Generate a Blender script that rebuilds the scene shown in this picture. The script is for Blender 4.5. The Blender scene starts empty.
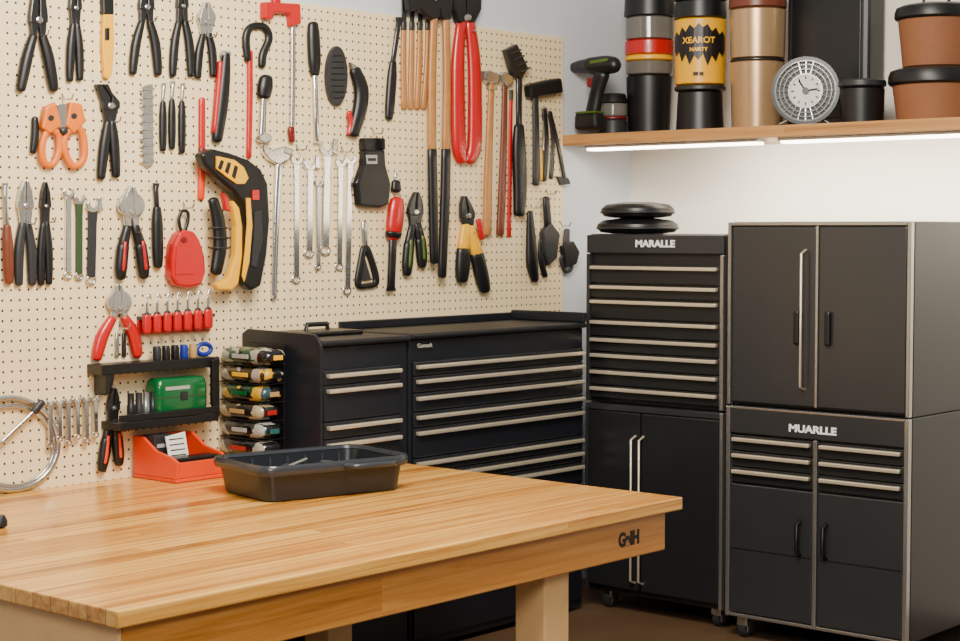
import bpy, bmesh, math, random
from mathutils import Vector, Matrix
random.seed(7)
FP=1735.0
CAM=Vector((4.55,0,1.5)); AZ=math.radians(41.2); PI_=math.atan(90.5/FP)
R=Vector((math.cos(AZ),math.sin(AZ),0)); fh=Vector((-math.sin(AZ),math.cos(AZ),0))
FW=fh*math.cos(PI_)+Vector((0,0,-math.sin(PI_))); UP=R.cross(FW)
def ray(u,v): return FW+R*((u-480)/FP)+UP*((320.5-v)/FP)
def WX(u,v,X):
    d=ray(u,v); return CAM+d*((X-CAM.x)/d.x)
def WY(u,v,Y):
    d=ray(u,v); return CAM+d*((Y-CAM.y)/d.y)
def WZ(u,v,Z):
    d=ray(u,v); return CAM+d*((Z-CAM.z)/d.z)
def depth(p): return (p-CAM).dot(FW)
cam=bpy.data.cameras.new("camera"); co=bpy.data.objects.new("camera",cam)
bpy.context.scene.collection.objects.link(co)
co.matrix_world=Matrix(((R.x,UP.x,-FW.x,CAM.x),(R.y,UP.y,-FW.y,CAM.y),(R.z,UP.z,-FW.z,CAM.z),(0,0,0,1)))
cam.sensor_width=36; cam.lens=FP/960*36; cam.clip_end=100
bpy.context.scene.camera=co
# ------------------------------------------------------------ materials
def lin(c):
    c=c/255.0
    return c/12.92 if c<=.04045 else ((c+.055)/1.055)**2.4
def col(c,k=1.0): return (min(1,lin(c[0])*k),min(1,lin(c[1])*k),min(1,lin(c[2])*k),1)
def M(name,c,rough=.5,metal=0,var=.12,scale=40,bump=0.0,coat=0):
    m=bpy.data.materials.new(name); m.use_nodes=True; nt=m.node_tree; b=nt.nodes["Principled BSDF"]
    tc=nt.nodes.new("ShaderNodeTexCoord"); n=nt.nodes.new("ShaderNodeTexNoise"); n.inputs["Scale"].default_value=scale; n.inputs["Detail"].default_value=3
    nt.links.new(tc.outputs["Object"],n.inputs["Vector"])
    mx=nt.nodes.new("ShaderNodeMix"); mx.data_type='RGBA'
    mx.inputs[6].default_value=col(c,1-var); mx.inputs[7].default_value=col(c,1+var)
    nt.links.new(n.outputs["Fac"],mx.inputs[0]); nt.links.new(mx.outputs[2],b.inputs["Base Color"])
    b.inputs["Roughness"].default_value=rough; b.inputs["Metallic"].default_value=metal
    if coat: b.inputs["Coat Weight"].default_value=coat
    if bump:
        bp=nt.nodes.new("ShaderNodeBump"); bp.inputs["Strength"].default_value=bump; bp.inputs["Distance"].default_value=.002
        nt.links.new(n.outputs["Fac"],bp.inputs["Height"]); nt.links.new(bp.outputs["Normal"],b.inputs["Normal"])
    return m
def EM(name,c,s):
    m=bpy.data.materials.new(name); m.use_nodes=True; b=m.node_tree.nodes["Principled BSDF"]
    b.inputs["Base Color"].default_value=col(c); b.inputs["Emission Color"].default_value=col(c); b.inputs["Emission Strength"].default_value=s
    return m
BK=M("black_rubber",(15,15,17),.4); BG=M("dark_grey_plastic",(40,41,44),.42); DS=M("dark_steel",(72,72,74),.28,.85)
ST=M("steel",(195,195,192),.22,.9); CH=M("chrome",(228,228,226),.14,.95,.05); RD=M("red_plastic",(185,3,10),.33,0,.08,coat=.3)
DR=M("dark_red_plastic",(110,8,12),.4); OR=M("orange_plastic",(226,62,0),.4,0,.06); YO=M("amber_plastic",(224,112,0),.42)
YL=M("yellow_plastic",(240,176,0),.36,0,.06); WD=M("wood_handle",(176,120,64),.36,0,.25,25); WDD=M("brown_wood_handle",(108,52,32),.38,0,.2)
GN=M("green_plastic",(4,88,42),.22,0,.08,coat=.4); GN2=M("olive_green_plastic",(70,96,24),.4); GN3=M("dull_green_paint",(48,70,44),.4); BL=M("blue_plastic",(18,42,140),.4); WH=M("white_card",(228,225,215),.6)
TAN=M("tan_label",(175,140,85),.5); TEAL=M("teal_label",(40,95,90),.4); PINK=M("red_label",(165,30,25),.4)
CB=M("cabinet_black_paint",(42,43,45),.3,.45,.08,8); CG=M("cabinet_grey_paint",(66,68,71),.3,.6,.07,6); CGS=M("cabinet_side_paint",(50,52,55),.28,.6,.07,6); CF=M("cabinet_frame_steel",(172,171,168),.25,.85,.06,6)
CHB=M("chest_black_paint",(24,27,34),.36,.1,.08,8); CHT=M("chest_top_black",(16,18,23),.5,0,.1,8); HD=M("brushed_silver_handle",(226,214,190),.3,.65,.05)
GOLD=M("champagne_metal",(186,152,112),.28,.5,.05); TERRA=M("terracotta",(138,88,56),.7,0,.1); CLR=M("smoky_plastic",(105,102,96),.15,0,.15,6,coat=.5)
TRAY=M("tray_black_plastic",(24,28,33),.3,0,.1); TRIM=M("tray_rim_plastic",(46,50,56),.25,0,.1); PALE=M("pale_wood",(220,176,118),.45,0,.12,14); LAB=M("label_print_grey",(165,162,155),.6)
INK=M("black_ink",(18,15,12),.6); WINK=M("white_lettering",(240,240,240),.5)
def packmat(name,cols,scale):
    m=bpy.data.materials.new(name); m.use_nodes=True; nt=m.node_tree; N=nt.nodes; L=nt.links; b=N["Principled BSDF"]
    tc=N.new("ShaderNodeTexCoord"); v=N.new("ShaderNodeTexVoronoi"); v.inputs["Scale"].default_value=scale; v.distance='CHEBYCHEV'
    L.new(tc.outputs["Object"],v.inputs["Vector"]); sp=N.new("ShaderNodeSeparateColor"); L.new(v.outputs["Color"],sp.inputs[0])
    cr=N.new("ShaderNodeValToRGB"); cr.color_ramp.interpolation='CONSTANT'; e=cr.color_ramp.elements
    e[0].position=0; e[0].color=col(cols[0]); e[1].position=.56; e[1].color=col(cols[1])
    for i,c in enumerate(cols[2:]):
        k=e.new(.74+.13*i); k.color=col(c)
    L.new(sp.outputs[0],cr.inputs[0]); L.new(cr.outputs[0],b.inputs["Base Color"]); b.inputs["Roughness"].default_value=.2; b.inputs["Coat Weight"].default_value=.4
    n=N.new("ShaderNodeTexNoise"); n.inputs["Scale"].default_value=45; L.new(tc.outputs["Object"],n.inputs["Vector"])
    bp=N.new("ShaderNodeBump"); bp.inputs["Strength"].default_value=.6; bp.inputs["Distance"].default_value=.006; L.new(n.outputs["Fac"],bp.inputs["Height"]); L.new(bp.outputs[0],b.inputs["Normal"])
    return m
def wood(name,c1,c2,c3,strip,axis='Y',joint=2.9,g=.55,w=.26,rough=.3):
    m=bpy.data.materials.new(name); m.use_nodes=True; nt=m.node_tree; N=nt.nodes; L=nt.links; b=N["Principled BSDF"]
    tc=N.new("ShaderNodeTexCoord"); mp=N.new("ShaderNodeMapping"); mp.inputs["Scale"].default_value=(34,1.1,34) if axis=='Y' else (1.1,34,34)
    L.new(tc.outputs["Object"],mp.inputs["Vector"])
    n=N.new("ShaderNodeTexNoise"); n.inputs["Scale"].default_value=1; n.inputs["Detail"].default_value=7; n.inputs["Roughness"].default_value=.7; n.inputs["Distortion"].default_value=.9
    sp=N.new("ShaderNodeSeparateXYZ"); L.new(tc.outputs["Object"],sp.inputs[0])
    i0,i1=(0,1) if axis=='Y' else (1,0)
    def ma(op,a,bv=None):
        k=N.new("ShaderNodeMath"); k.operation=op
        for i,x in enumerate((a,bv)):
            if x is None: continue
            if isinstance(x,(int,float)): k.inputs[i].default_value=x
            else: L.new(x,k.inputs[i])
        return k.outputs[0]
    q=ma('DIVIDE',sp.outputs[i0],strip); a=ma('FLOOR',q)
    w1=N.new("ShaderNodeTexWhiteNoise"); w1.noise_dimensions='1D'; L.new(a,w1.inputs["W"])
    y=ma('ADD',ma('DIVIDE',sp.outputs[i1],joint),ma('MULTIPLY',w1.outputs["Value"],7)); bb=ma('FLOOR',y)
    cb=N.new("ShaderNodeCombineXYZ"); L.new(a,cb.inputs[0]); L.new(bb,cb.inputs[1])
    w2=N.new("ShaderNodeTexWhiteNoise"); w2.noise_dimensions='2D'; L.new(cb.outputs[0],w2.inputs["Vector"])
    sc=N.new("ShaderNodeVectorMath"); sc.operation='SCALE'; L.new(w2.outputs["Color"],sc.inputs[0]); sc.inputs["Scale"].default_value=9
    ad=N.new("ShaderNodeVectorMath"); ad.operation='ADD'; L.new(mp.outputs[0],ad.inputs[0]); L.new(sc.outputs[0],ad.inputs[1]); L.new(ad.outputs[0],n.inputs["Vector"])
    mixv=ma('ADD',ma('MULTIPLY',w2.outputs["Value"],w),ma('SUBTRACT',ma('MULTIPLY',n.outputs["Fac"],1.9),.6))
    cr=N.new("ShaderNodeValToRGB"); e=cr.color_ramp.elements; e[0].position=.06; e[0].color=col(c1); e[1].position=.85; e[1].color=col(c3)
    k=e.new(.40); k.color=col(c2); L.new(mixv,cr.inputs[0])
    fr=ma('FRACT',q); gap=ma('LESS_THAN',fr,.04)
    mx=N.new("ShaderNodeMix"); mx.data_type='RGBA'; L.new(ma('MULTIPLY',gap,g),mx.inputs[0]); L.new(cr.outputs[0],mx.inputs[6]); mx.inputs[7].default_value=col(c1,.35)
    L.new(mx.outputs[2],b.inputs["Base Color"]); b.inputs["Roughness"].default_value=rough
    bp=N.new("ShaderNodeBump"); bp.inputs["Strength"].default_value=.08; bp.inputs["Distance"].default_value=.002; L.new(n.outputs["Fac"],bp.inputs["Height"]); L.new(bp.outputs[0],b.inputs["Normal"])
    return m
WTOP=wood("bench_wood",(104,54,14),(192,126,46),(232,176,88),.066,g=.7,w=.42,rough=.22)
WAPR=wood("apron_wood",(138,82,30),(186,120,48),(208,146,70),.9)
WSH=wood("shelf_wood",(150,98,50),(188,136,80),(212,162,98),.9,'X')
def pegmat():
    m=bpy.data.materials.new("pegboard"); m.use_nodes=True; nt=m.node_tree; N=nt.nodes; L=nt.links; b=N["Principled BSDF"]
    tc=N.new("ShaderNodeTexCoord"); sp=N.new("ShaderNodeSeparateXYZ"); L.new(tc.outputs["Object"],sp.inputs[0])
    def ma(op,a,bv=None):
        k=N.new("ShaderNodeMath"); k.operation=op
        for i,x in enumerate((a,bv)):
            if x is None: continue
            if isinstance(x,(int,float)): k.inputs[i].default_value=x
            else: L.new(x,k.inputs[i])
        return k.outputs[0]
    def d2(o): 
        t=ma('SUBTRACT',ma('FRACT',ma('DIVIDE',o,.031)),.5); return ma('MULTIPLY',t,t)
    d=ma('SQRT',ma('ADD',d2(sp.outputs[1]),d2(sp.outputs[2])))
    h=ma('LESS_THAN',d,.13)
    n=N.new("ShaderNodeTexNoise"); n.inputs["Scale"].default_value=3; L.new(tc.outputs["Object"],n.inputs["Vector"])
    m1=N.new("ShaderNodeMix"); m1.data_type='RGBA'; m1.inputs[6].default_value=col((238,213,164)); m1.inputs[7].default_value=col((248,226,182)); L.new(n.outputs["Fac"],m1.inputs[0])
    m2=N.new("ShaderNodeMix"); m2.data_type='RGBA'; L.new(h,m2.inputs[0]); L.new(m1.outputs[2],m2.inputs[6]); m2.inputs[7].default_value=col((66,46,26))
    L.new(m2.outputs[2],b.inputs["Base Color"]); b.inputs["Roughness"].default_value=.5
    bp=N.new("ShaderNodeBump"); bp.inputs["Strength"].default_value=.5; bp.inputs["Distance"].default_value=.003; bp.invert=True; L.new(h,bp.inputs["Height"]); L.new(bp.outputs[0],b.inputs["Normal"])
    return m
PEG=pegmat()
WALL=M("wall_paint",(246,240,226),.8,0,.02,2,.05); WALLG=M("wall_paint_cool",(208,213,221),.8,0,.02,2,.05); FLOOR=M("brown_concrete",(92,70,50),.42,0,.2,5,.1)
# ------------------------------------------------------------ builders
LOC={}
SC=bpy.context.scene.collection
def thing(name,label,cat,loc,group=None):
    e=bpy.data.objects.new(name,None); e.empty_display_size=.05; e.location=loc; SC.objects.link(e)
    e["label"]=label; e["category"]=cat
    if group: e["group"]=group
    LOC[e]=Vector(loc); return e
def mk(parent,name,bm,mat,smooth=False,bev=0,seg=2,label=None):
    loc=LOC[parent] if parent else Vector((0,0,0))
    for v in bm.verts: v.co-=loc
    bmesh.ops.recalc_face_normals(bm,faces=bm.faces[:])
    me=bpy.data.meshes.new(name); bm.to_mesh(me); bm.free(); me.materials.append(mat)
    if smooth: me.polygons.foreach_set("use_smooth",[True]*len(me.polygons))
    ob=bpy.data.objects.new(name,me); SC.objects.link(ob)
    if parent: ob.parent=parent
    if bev:
        md=ob.modifiers.new("bevel",'BEVEL'); md.width=bev; md.segments=seg; md.limit_method='ANGLE'; md.angle_limit=math.radians(40)
    LOC[ob]=loc
    if label: ob["label"]=label
    return ob
def box(parent,name,mat,a,b,bev=.003,label=None,seg=2):
    bm=bmesh.new(); r=bmesh.ops.create_cube(bm,size=1)
    a=Vector(a); b=Vector(b)
    for v in bm.verts: v.co=Vector(((a.x+b.x)/2+v.co.x*(b.x-a.x),(a.y+b.y)/2+v.co.y*(b.y-a.y),(a.z+b.z)/2+v.co.z*(b.z-a.z)))
    return mk(parent,name,bm,mat,False,bev,seg,label)
def prism(parent,name,mat,prof,y0,y1,bev=.002):
    bm=bmesh.new(); a=[bm.verts.new((x,y0,zz)) for x,zz in prof]; c=[bm.verts.new((x,y1,zz)) for x,zz in prof]; n=len(prof)
    bm.faces.new(a); bm.faces.new(c)
    for i in range(n): bm.faces.new((a[i],a[(i+1)%n],c[(i+1)%n],c[i]))
    return mk(parent,name,bm,mat,False,bev)
def loft(parent,name,mat,rings,smooth=True,closed=False,cap=True,label=None,bev=0):
    bm=bmesh.new(); rs=[[bm.verts.new(p) for p in r] for r in rings]; n=len(rs[0]); k=len(rs)
    for i in range(k if closed else k-1):
        A_=rs[i]; B_=rs[(i+1)%k]
        for j in range(n): bm.faces.new((A_[j],A_[(j+1)%n],B_[(j+1)%n],B_[j]))
    if cap and not closed:
        bm.faces.new(rs[0]); bm.faces.new(rs[-1])
    return mk(parent,name,bm,mat,smooth,bev,2,label)
def lathe(parent,name,mat,c,prof,seg=36,smooth=True,label=None):
    rings=[]
    for r,z in prof:
        r=max(r,.0004); rings.append([Vector((c[0]+r*math.cos(2*math.pi*i/seg),c[1]+r*math.sin(2*math.pi*i/seg),z)) for i in range(seg)])
    ob=loft(parent,name,mat,rings,False,label=label)
    me=ob.data
    if smooth:
        me.polygons.foreach_set("use_smooth",[len(p.vertices)==4 for p in me.polygons])
        me.set_sharp_from_angle(angle=math.radians(35))
    return ob
def wire(parent,name,mat,pts,r,closed=False,seg=8,label=None,smooth=True):
    pts=[Vector(p) for p in pts]; rings=[]; n=len(pts); prev=None
    for i,p in enumerate(pts):
        if closed: t=(pts[(i+1)%n]-pts[i-1]).normalized()
        else: t=(pts[min(i+1,n-1)]-pts[max(i-1,0)]).normalized()
        if prev is None:
            a=Vector((0,0,1)) if abs(t.z)<.9 else Vector((1,0,0)); x=t.cross(a).normalized()
        else: x=(prev-t*prev.dot(t)).normalized()
        prev=x; y=t.cross(x); rr=r[i] if isinstance(r,(list,tuple)) else r
        rings.append([p+(x*math.cos(2*math.pi*k/seg)+y*math.sin(2*math.pi*k/seg))*rr for k in range(seg)])
    ob=loft(parent,name,mat,rings,smooth,closed,label=label)
    if smooth: ob.data.set_sharp_from_angle(angle=math.radians(50))
    return ob
def cyl(parent,name,mat,a,b,r,seg=16,label=None): return wire(parent,name,mat,[a,b],r,seg=seg,label=label)
def rr(c,ax,ay,hx,hy,z,rc,n=4):
    out=[]
    for q,(sx,sy) in enumerate(((1,1),(-1,1),(-1,-1),(1,-1))):
        for k in range(n+1):
            a=math.pi/2*(q+k/n); px=sx*(hx-rc)+rc*math.cos(a); py=sy*(hy-rc)+rc*math.sin(a)
            out.append(Vector((c[0]+ax[0]*px+ay[0]*py,c[1]+ax[1]*px+ay[1]*py,z)))
    return out
def text(parent,name,s,mat,o,xd,yd,size,ex=.0008,bold=0,sx=1):
    cu=bpy.data.curves.new(name,'FONT'); cu.body=s; cu.size=size; cu.align_x='CENTER'; cu.align_y='CENTER'; cu.extrude=ex; cu.offset=bold
    t=bpy.data.objects.new("t",cu); SC.objects.link(t); bpy.context.view_layer.update()
    me=bpy.data.meshes.new_from_object(t); bpy.data.objects.remove(t)
    xd=Vector(xd).normalized(); yd=Vector(yd).normalized(); zd=xd.cross(yd); o=Vector(o)
    bm=bmesh.new(); bm.from_mesh(me)
    for v in bm.verts: v.co=o+xd*v.co.x*sx+yd*v.co.y+zd*v.co.z
    return mk(parent,name,bm,mat)
BX=.012
class Pl:
    def __init__(s,k,b): s.k=k; s.b=b; s.n=Vector((1,0,0)) if k=='X' else Vector((0,-1,0))
    def m(s,u,v,o): return WX(u,v,s.b+o) if s.k=='X' else WY(u,v,s.b-o)
PB=Pl('X',BX)
def crom(P,n=4,closed=False):
    if len(P)<3 and not closed: 
        return [tuple(P[0][k]+(P[1][k]-P[0][k])*i/3 for k in range(3)) for i in range(4)]
    out=[]; N=len(P)
    for i in range(N if closed else N-1):
        if closed: a,b,c,d=P[i-1],P[i],P[(i+1)%N],P[(i+2)%N]
        else: a,b,c,d=P[max(i-1,0)],P[i],P[i+1],P[min(i+2,N-1)]
        for k in range(n):
            t=k/n; out.append(tuple(.5*((2*b[j])+(-a[j]+c[j])*t+(2*a[j]-5*b[j]+4*c[j]-d[j])*t*t+(-a[j]+3*b[j]-3*c[j]+d[j])*t**3) for j in range(3)))
    if not closed: out.append(tuple(P[-1]))
    return out
def tubepx(parent,name,mat,pts,o,pl,bf=1,closed=False,label=None,seg=12):
    q=crom(pts,4,closed); n=len(q); rings=[]
    def ring(c,nx,ny,r,k=1):
        p0=pl.m(c[0],c[1],o); r*=k; w=pl.m(c[0]+nx*r*.86,c[1]+ny*r*.86,o)-p0; b=pl.n*(r*depth(p0)/FP*.7*bf)
        return [p0+w*math.cos(2*math.pi*i/seg)+b*math.sin(2*math.pi*i/seg) for i in range(seg)]
    for i,c in enumerate(q):
        a=q[i-1] if (closed or i>0) else q[i]; b=q[(i+1)%n] if (closed or i<n-1) else q[i]
        tx,ty=b[0]-a[0],b[1]-a[1]; l=math.hypot(tx,ty) or 1; tx/=l; ty/=l
        r=max(c[2],.2)
        if not closed and i==0:
            for e,k in ((.5,.15),(.42,.55),(.2,.88)): rings.append(ring((c[0]-tx*r*e,c[1]-ty*r*e),-ty,tx,r,k))
        rings.append(ring(c,-ty,tx,r))
        if not closed and i==n-1:
            for e,k in ((.2,.88),(.42,.55),(.5,.15)): rings.append(ring((c[0]+tx*r*e,c[1]+ty*r*e),-ty,tx,r,k))
    return loft(parent,name,mat,rings,True,closed,label=label)
def platepx(parent,name,mat,poly,o,th,pl,label=None,bev=None,seg=2):
    bm=bmesh.new(); A_=[bm.verts.new(pl.m(x,y,o)-pl.n*th/2) for x,y in poly]; B_=[bm.verts.new(pl.m(x,y,o)+pl.n*th/2) for x,y in poly]; n=len(poly)
    bm.faces.new(A_); bm.faces.new(B_[::-1])
    for i in range(n): bm.faces.new((A_[i],B_[i],B_[(i+1)%n],A_[(i+1)%n]))
    return mk(parent,name,bm,mat,False,th*.22 if bev is None else bev,2,label)
def circ(x,y,r,n=20,ry=None): return [(x+r*math.cos(2*math.pi*i/n),y+(ry or r)*math.sin(2*math.pi*i/n)) for i in range(n)]
def tool(name,label,cat,parts,pl=PB,group=None,o=None):
    x,y=(parts[0][3][0][0],parts[0][3][0][1]); p0=pl.m(x,y,0)
    if o is None:
        o=.004
        for p in parts:
            if p[0] in 'tl':
                d=depth(pl.m(p[3][0][0],p[3][0][1],0)); bf=p[4] if len(p)>4 else 1
                o=max(o,max(q[2] for q in p[3])*d/FP*.7*bf)
            else: o=max(o,p[4]/2-(p[5] if len(p)>5 else 0))
        o+=.0001
    e=thing(name,label,cat,p0,group)
    for p in parts:
        if p[0]=='t': tubepx(e,p[1],p[2],p[3],o,pl,p[4] if len(p)>4 else 1)
        elif p[0]=='l': tubepx(e,p[1],p[2],p[3],o,pl,p[4] if len(p)>4 else 1,True)
        else: platepx(e,p[1],p[2],p[3],o+(p[5] if len(p)>5 else 0),p[4],pl)
    return e
def lerp(a,b,t): return (a[0]+(b[0]-a[0])*t,a[1]+(b[1]-a[1])*t)
def pliers(label,top,piv,el,er,r,hm,jm=DS,jw=6,bow=3,hs=.22,name='pliers',tip=.3,grip2=None,round_=0,inlay=None):
    px,py=piv; P=[]; r*=1.12
    for s,e in ((-1,el),(1,er)):
        P.append(('p','jaw',jm,[(px+s*.5,py+jw*.6),(px+s*jw,py+jw*.3),(px+s*jw,py-jw*.5),(lerp(piv,top,.6)[0]+s*jw*.75,lerp(piv,top,.6)[1]),(top[0]+s*jw*tip,top[1]),(top[0]+s*.5,top[1]),(px+s*.8,py-jw*.9)],.016))
        a=lerp(piv,e,hs); P.append(('p','tang',jm,[(px-s*1,py-2),(px+s*jw*.9,py),(a[0]+s*(bow*.5+2.2),a[1]+3),(a[0]+s*(bow*.5-2.2),a[1]+3)],.012))
        m=lerp(piv,e,.5); m2=lerp(piv,e,.8)
        pts=[(a[0]+s*bow*.5,a[1],r*.75),(m[0]+s*bow,m[1],r),(m2[0]+s*bow*.6,m2[1],r*.95),(e[0],e[1]-r*.4,r*.8)]
        if grip2:
            P.append(('t','handle',hm,pts[:2])); P.append(('t','grip',grip2,[(m[0]+s*bow,m[1],r*1.08),(m2[0]+s*bow*.6,m2[1],r*1.1),(e[0],e[1]-r*.4,r*.85)]))
        else: P.append(('t','handle',hm,pts))
        if inlay: P.append(('t','inlay',inlay,[(pts[1][0],pts[1][1]-4,r*.45),(pts[2][0],pts[2][1],r*.5),(pts[3][0],pts[3][1]-6,r*.35)],2.7))
    P.append(('p','pivot',ST,circ(px,py,jw*.42,14),.022))
    if round_: P.insert(0,('p','head',jm,circ(px,py-round_*.5,round_,22),.014))
    return tool(name,label,'pliers',P)
def rotp(poly,o,d):
    l=math.hypot(*d); c,s=d[0]/l,d[1]/l
    return [(o[0]+x*(-s)*1+ y*c, o[1]+x*c+y*s) for x,y in poly]
def wrench(label,top,bot,w,hr,mat=CH,ring=True,name='combination_wrench',adj=False,hm=None,group=None,o=None):
    d=(top[0]-bot[0],top[1]-bot[1]); l=math.hypot(*d); u=(d[0]/l,d[1]/l)
    hc=(top[0]-u[0]*hr*.8,top[1]-u[1]*hr*.8)
    h=[]; 
    for i in range(17):
        a=math.radians(38+284*i/16); h.append((hr*math.sin(a),hr*math.cos(a)))
    h+=[(-hr*.36,hr*-.1),(0,-hr*.35),(hr*.36,-hr*.1)]
    P=[('p','open_jaw',mat,rotp(h,hc,u),.012)]
    n=(-u[1],u[0]); a=(hc[0]-u[0]*hr*.8,hc[1]-u[1]*hr*.8); b=(bot[0]+u[0]*hr*.7,bot[1]+u[1]*hr*.7)
    P.append(('p','shank',hm or mat,[(a[0]+n[0]*w*1.2,a[1]+n[1]*w*1.2),(a[0]-n[0]*w*1.2,a[1]-n[1]*w*1.2),(lerp(a,b,.2)[0]-n[0]*w,lerp(a,b,.2)[1]-n[1]*w),(b[0]-n[0]*w,b[1]-n[1]*w),(b[0]+n[0]*w,b[1]+n[1]*w),(lerp(a,b,.2)[0]+n[0]*w,lerp(a,b,.2)[1]+n[1]*w)],.010))
    if adj:
        q=(hc[0]+n[0]*hr*.9,hc[1]+n[1]*hr*.9); P.append(('p','movable_jaw',mat,rotp([(-hr*.3,hr*1.3),(hr*.3,hr*1.2),(hr*.4,-hr*.8),(-hr*.4,-hr*.6)],q,u),.016))
        P.append(('t','adjusting_screw',DS,[(hc[0]-u[0]*hr*.6-n[0]*2,hc[1]-u[1]*hr*.6-n[1]*2,1.6),(hc[0]-u[0]*hr*.6+n[0]*2,hc[1]-u[1]*hr*.6+n[1]*2,1.6)],1.6))
    if ring: 
        c=(bot[0]+u[0]*hr*.3,bot[1]+u[1]*hr*.3); P.append(('l','ring_end',mat,[(c[0]+hr*.55*math.cos(t),c[1]+hr*.6*math.sin(t),1.5) for t in [k*math.pi/4 for k in range(8)]]))
    return tool(name,label,'wrench',P,group=group,o=o)
def driver(label,tip,hs,he,rs,rh,hm,sm=CH,name='screwdriver',cap=None,group=None,cat='screwdriver'):
    a=lerp(hs,he,.12);b=lerp(hs,he,.3);c=lerp(hs,he,.75)
    P=[('t','grip',hm,[(hs[0],hs[1],rh*.7),(a[0],a[1],rh*.85),(b[0],b[1],rh),(c[0],c[1],rh),(he[0],he[1],rh*.8)]),
       ('t','shaft',sm,[(tip[0],tip[1],rs),(hs[0],hs[1],rs)])]
    s=1 if hs[1]>tip[1] else -1
    P.append(('p','tip',sm,[(tip[0]-rs*1.3,tip[1]-s*3),(tip[0]+rs*1.3,tip[1]-s*3),(tip[0]+rs*.8,tip[1]+s*4),(tip[0]-rs*.8,tip[1]+s*4)],.004))
    if cap: P.append(('t','collar',cap,[(hs[0],hs[1]-2,rh*.9),(a[0],a[1],rh*1.02)]))
    return tool(name,label,cat,P,group=group)
def hook(u,v):
    p=WX(u,v,BX); e=thing('pegboard_hook','small bent steel wire hook plugged into the pegboard','hook',p,'steel pegboard hooks')
    x=BX
    wire(e,'wire',ST,[(x,p.y,p.z+.02),(x+.012,p.y,p.z),(x+.05,p.y,p.z),(x+.058,p.y,p.z+.015)],.0028,seg=6)
# ------------------------------------------------------------ room
def st(o): o["kind"]="structure"; return o
YW=6.2
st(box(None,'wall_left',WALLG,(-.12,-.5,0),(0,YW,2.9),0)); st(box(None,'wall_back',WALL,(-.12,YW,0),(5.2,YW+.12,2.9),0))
st(box(None,'floor',FLOOR,(-.12,-.5,-.1),(5.2,YW+.12,0),0))
peg_y1=WX(563,200,BX).y; peg_z1=WX(563,38,BX).z
pb=box(None,'pegboard',PEG,(0.0005,1.6,.0005),(BX,peg_y1,peg_z1),.0015); pb["label"]="cream perforated pegboard panel covering the wall"; pb["category"]="pegboard"
# ------------------------------------------------------------ wall shelf + lights
sy=peg_y1+.005; sz1=WY(563,135,sy).z; sz0=sz1-.045
sh=thing('wall_shelf','long light wooden wall shelf holding drinkware and pots','shelf',(1.5,YW,sz0))
box(sh,'shelf_board',WSH,(0.002,sy,sz0),(3.4,YW-.001,sz1),.003)
for (u0,u1) in ((587,760),(780,985)):
    yy=sy+.06; a=WY(u0,148,yy).x; b=WY(u1,140,yy).x
    L=thing('under_shelf_light','slim white LED bar lit under the wooden shelf','light',((a+b)/2,yy,sz0),'LED bars')
    box(L,'housing',WH,(a,yy-.02,sz0-.012),(b,yy+.05,sz0-.0005),.002); box(L,'diffuser',EM('led_glow'+str(u0),(255,246,226),12),(a+.01,yy-.015,sz0-.022),(b-.01,yy+.045,sz0-.012),.002)
# ------------------------------------------------------------ cabinets
def caster(root,x,y,zt=.075):
    c=box(root,'caster',ST,(x-.022,y-.03,.045),(x+.022,y+.03,zt),.004,label='swivel caster with black wheel and steel fork')
    for s in (-1,1): box(c,'fork',CH,(x+s*.018-.002,y-.02,.02),(x+s*.018+.002,y+.02,.055),.001)
    cyl(c,'wheel',BG,(x-.013,y,.032),(x+.013,y,.032),.032,20)
def vhandle(parent,x,y,z0,z1,r,mat,off=.03,name='handle'):
    return wire(parent,name,mat,[(x,y,z0),(x,y-off,z0+.012),(x,y-off,z1-.012),(x,y,z1)],r,seg=8)
YF=5.42; z=lambda u,v,Y=YF: WY(u,v,Y).z
xa=WY(586,300,YF).x; xb=WY(724,300,YF).x; ytop=z(655,234)
zm=z(655,407)
c=thing('storage_cabinet','black steel two-door floor cabinet on casters with slim silver handles','cabinet',((xa+xb)/2,5.8,0))
box(c,'body',CB,(xa,YF+.02,.075),(xb,YW-.03,zm-.002),.006)
xm=WY(640,500,YF).x
for i,(p,q) in enumerate(((xa+.012,xm-.003),(xm+.003,xb-.02))):
    d=box(c,'door',CB,(p,YF,.10),(q,YF+.0195,zm-.03),.005)
    hx=(q-.02) if i==0 else (p+.012)
    vhandle(d,hx,YF,WY(635,583,YF).z,WY(635,436,YF).z,.005,HD)
box(c,'frame_edge',CF,(xb-.014,YF-.004,.08),(xb,YF+.0195,zm-.004),.002)
box(c,'frame_edge',CG,(xa,YF-.002,.08),(xa+.0115,YF+.0195,zm-.004),.002); box(c,'top_rail',CG,(xa+.012,YF-.001,zm-.027),(xb-.0145,YF+.0195,zm-.004),.002)
for x in (xa+.07,xb-.06):
    for y in (YF+.08,YW-.15): caster(c,x,y)
c=thing('drawer_chest','black steel drawer chest with eight slim silver drawer pulls','cabinet',((xa+xb)/2,5.8,zm))
box(c,'body',CB,(xa,YF+.02,zm),(xb,YW-.03,ytop),.008)
box(c,'header',CG,(xa+.002,YF,ytop-.075),(xb-.002,YF+.0195,ytop-.004),.004)
text(c,'lettering','MARALLE',WINK,(WY(655,244,YF).x,YF-.001,z(655,244)),(1,0,0),(0,0,1),.036,bold=.0014,sx=1.22)
for s in (xa+.002,xb-.018): box(c,'side_post',CF if s>xa+.1 else CG,(s,YF-.002,zm+.005),(s+.016,YF+.0195,ytop-.078),.003)
hy=[267,287,302,323,341,357,374,391]; zs=[z(655,v+1.5) for v in hy]; zs2=zs+[zm+.03]
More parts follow.
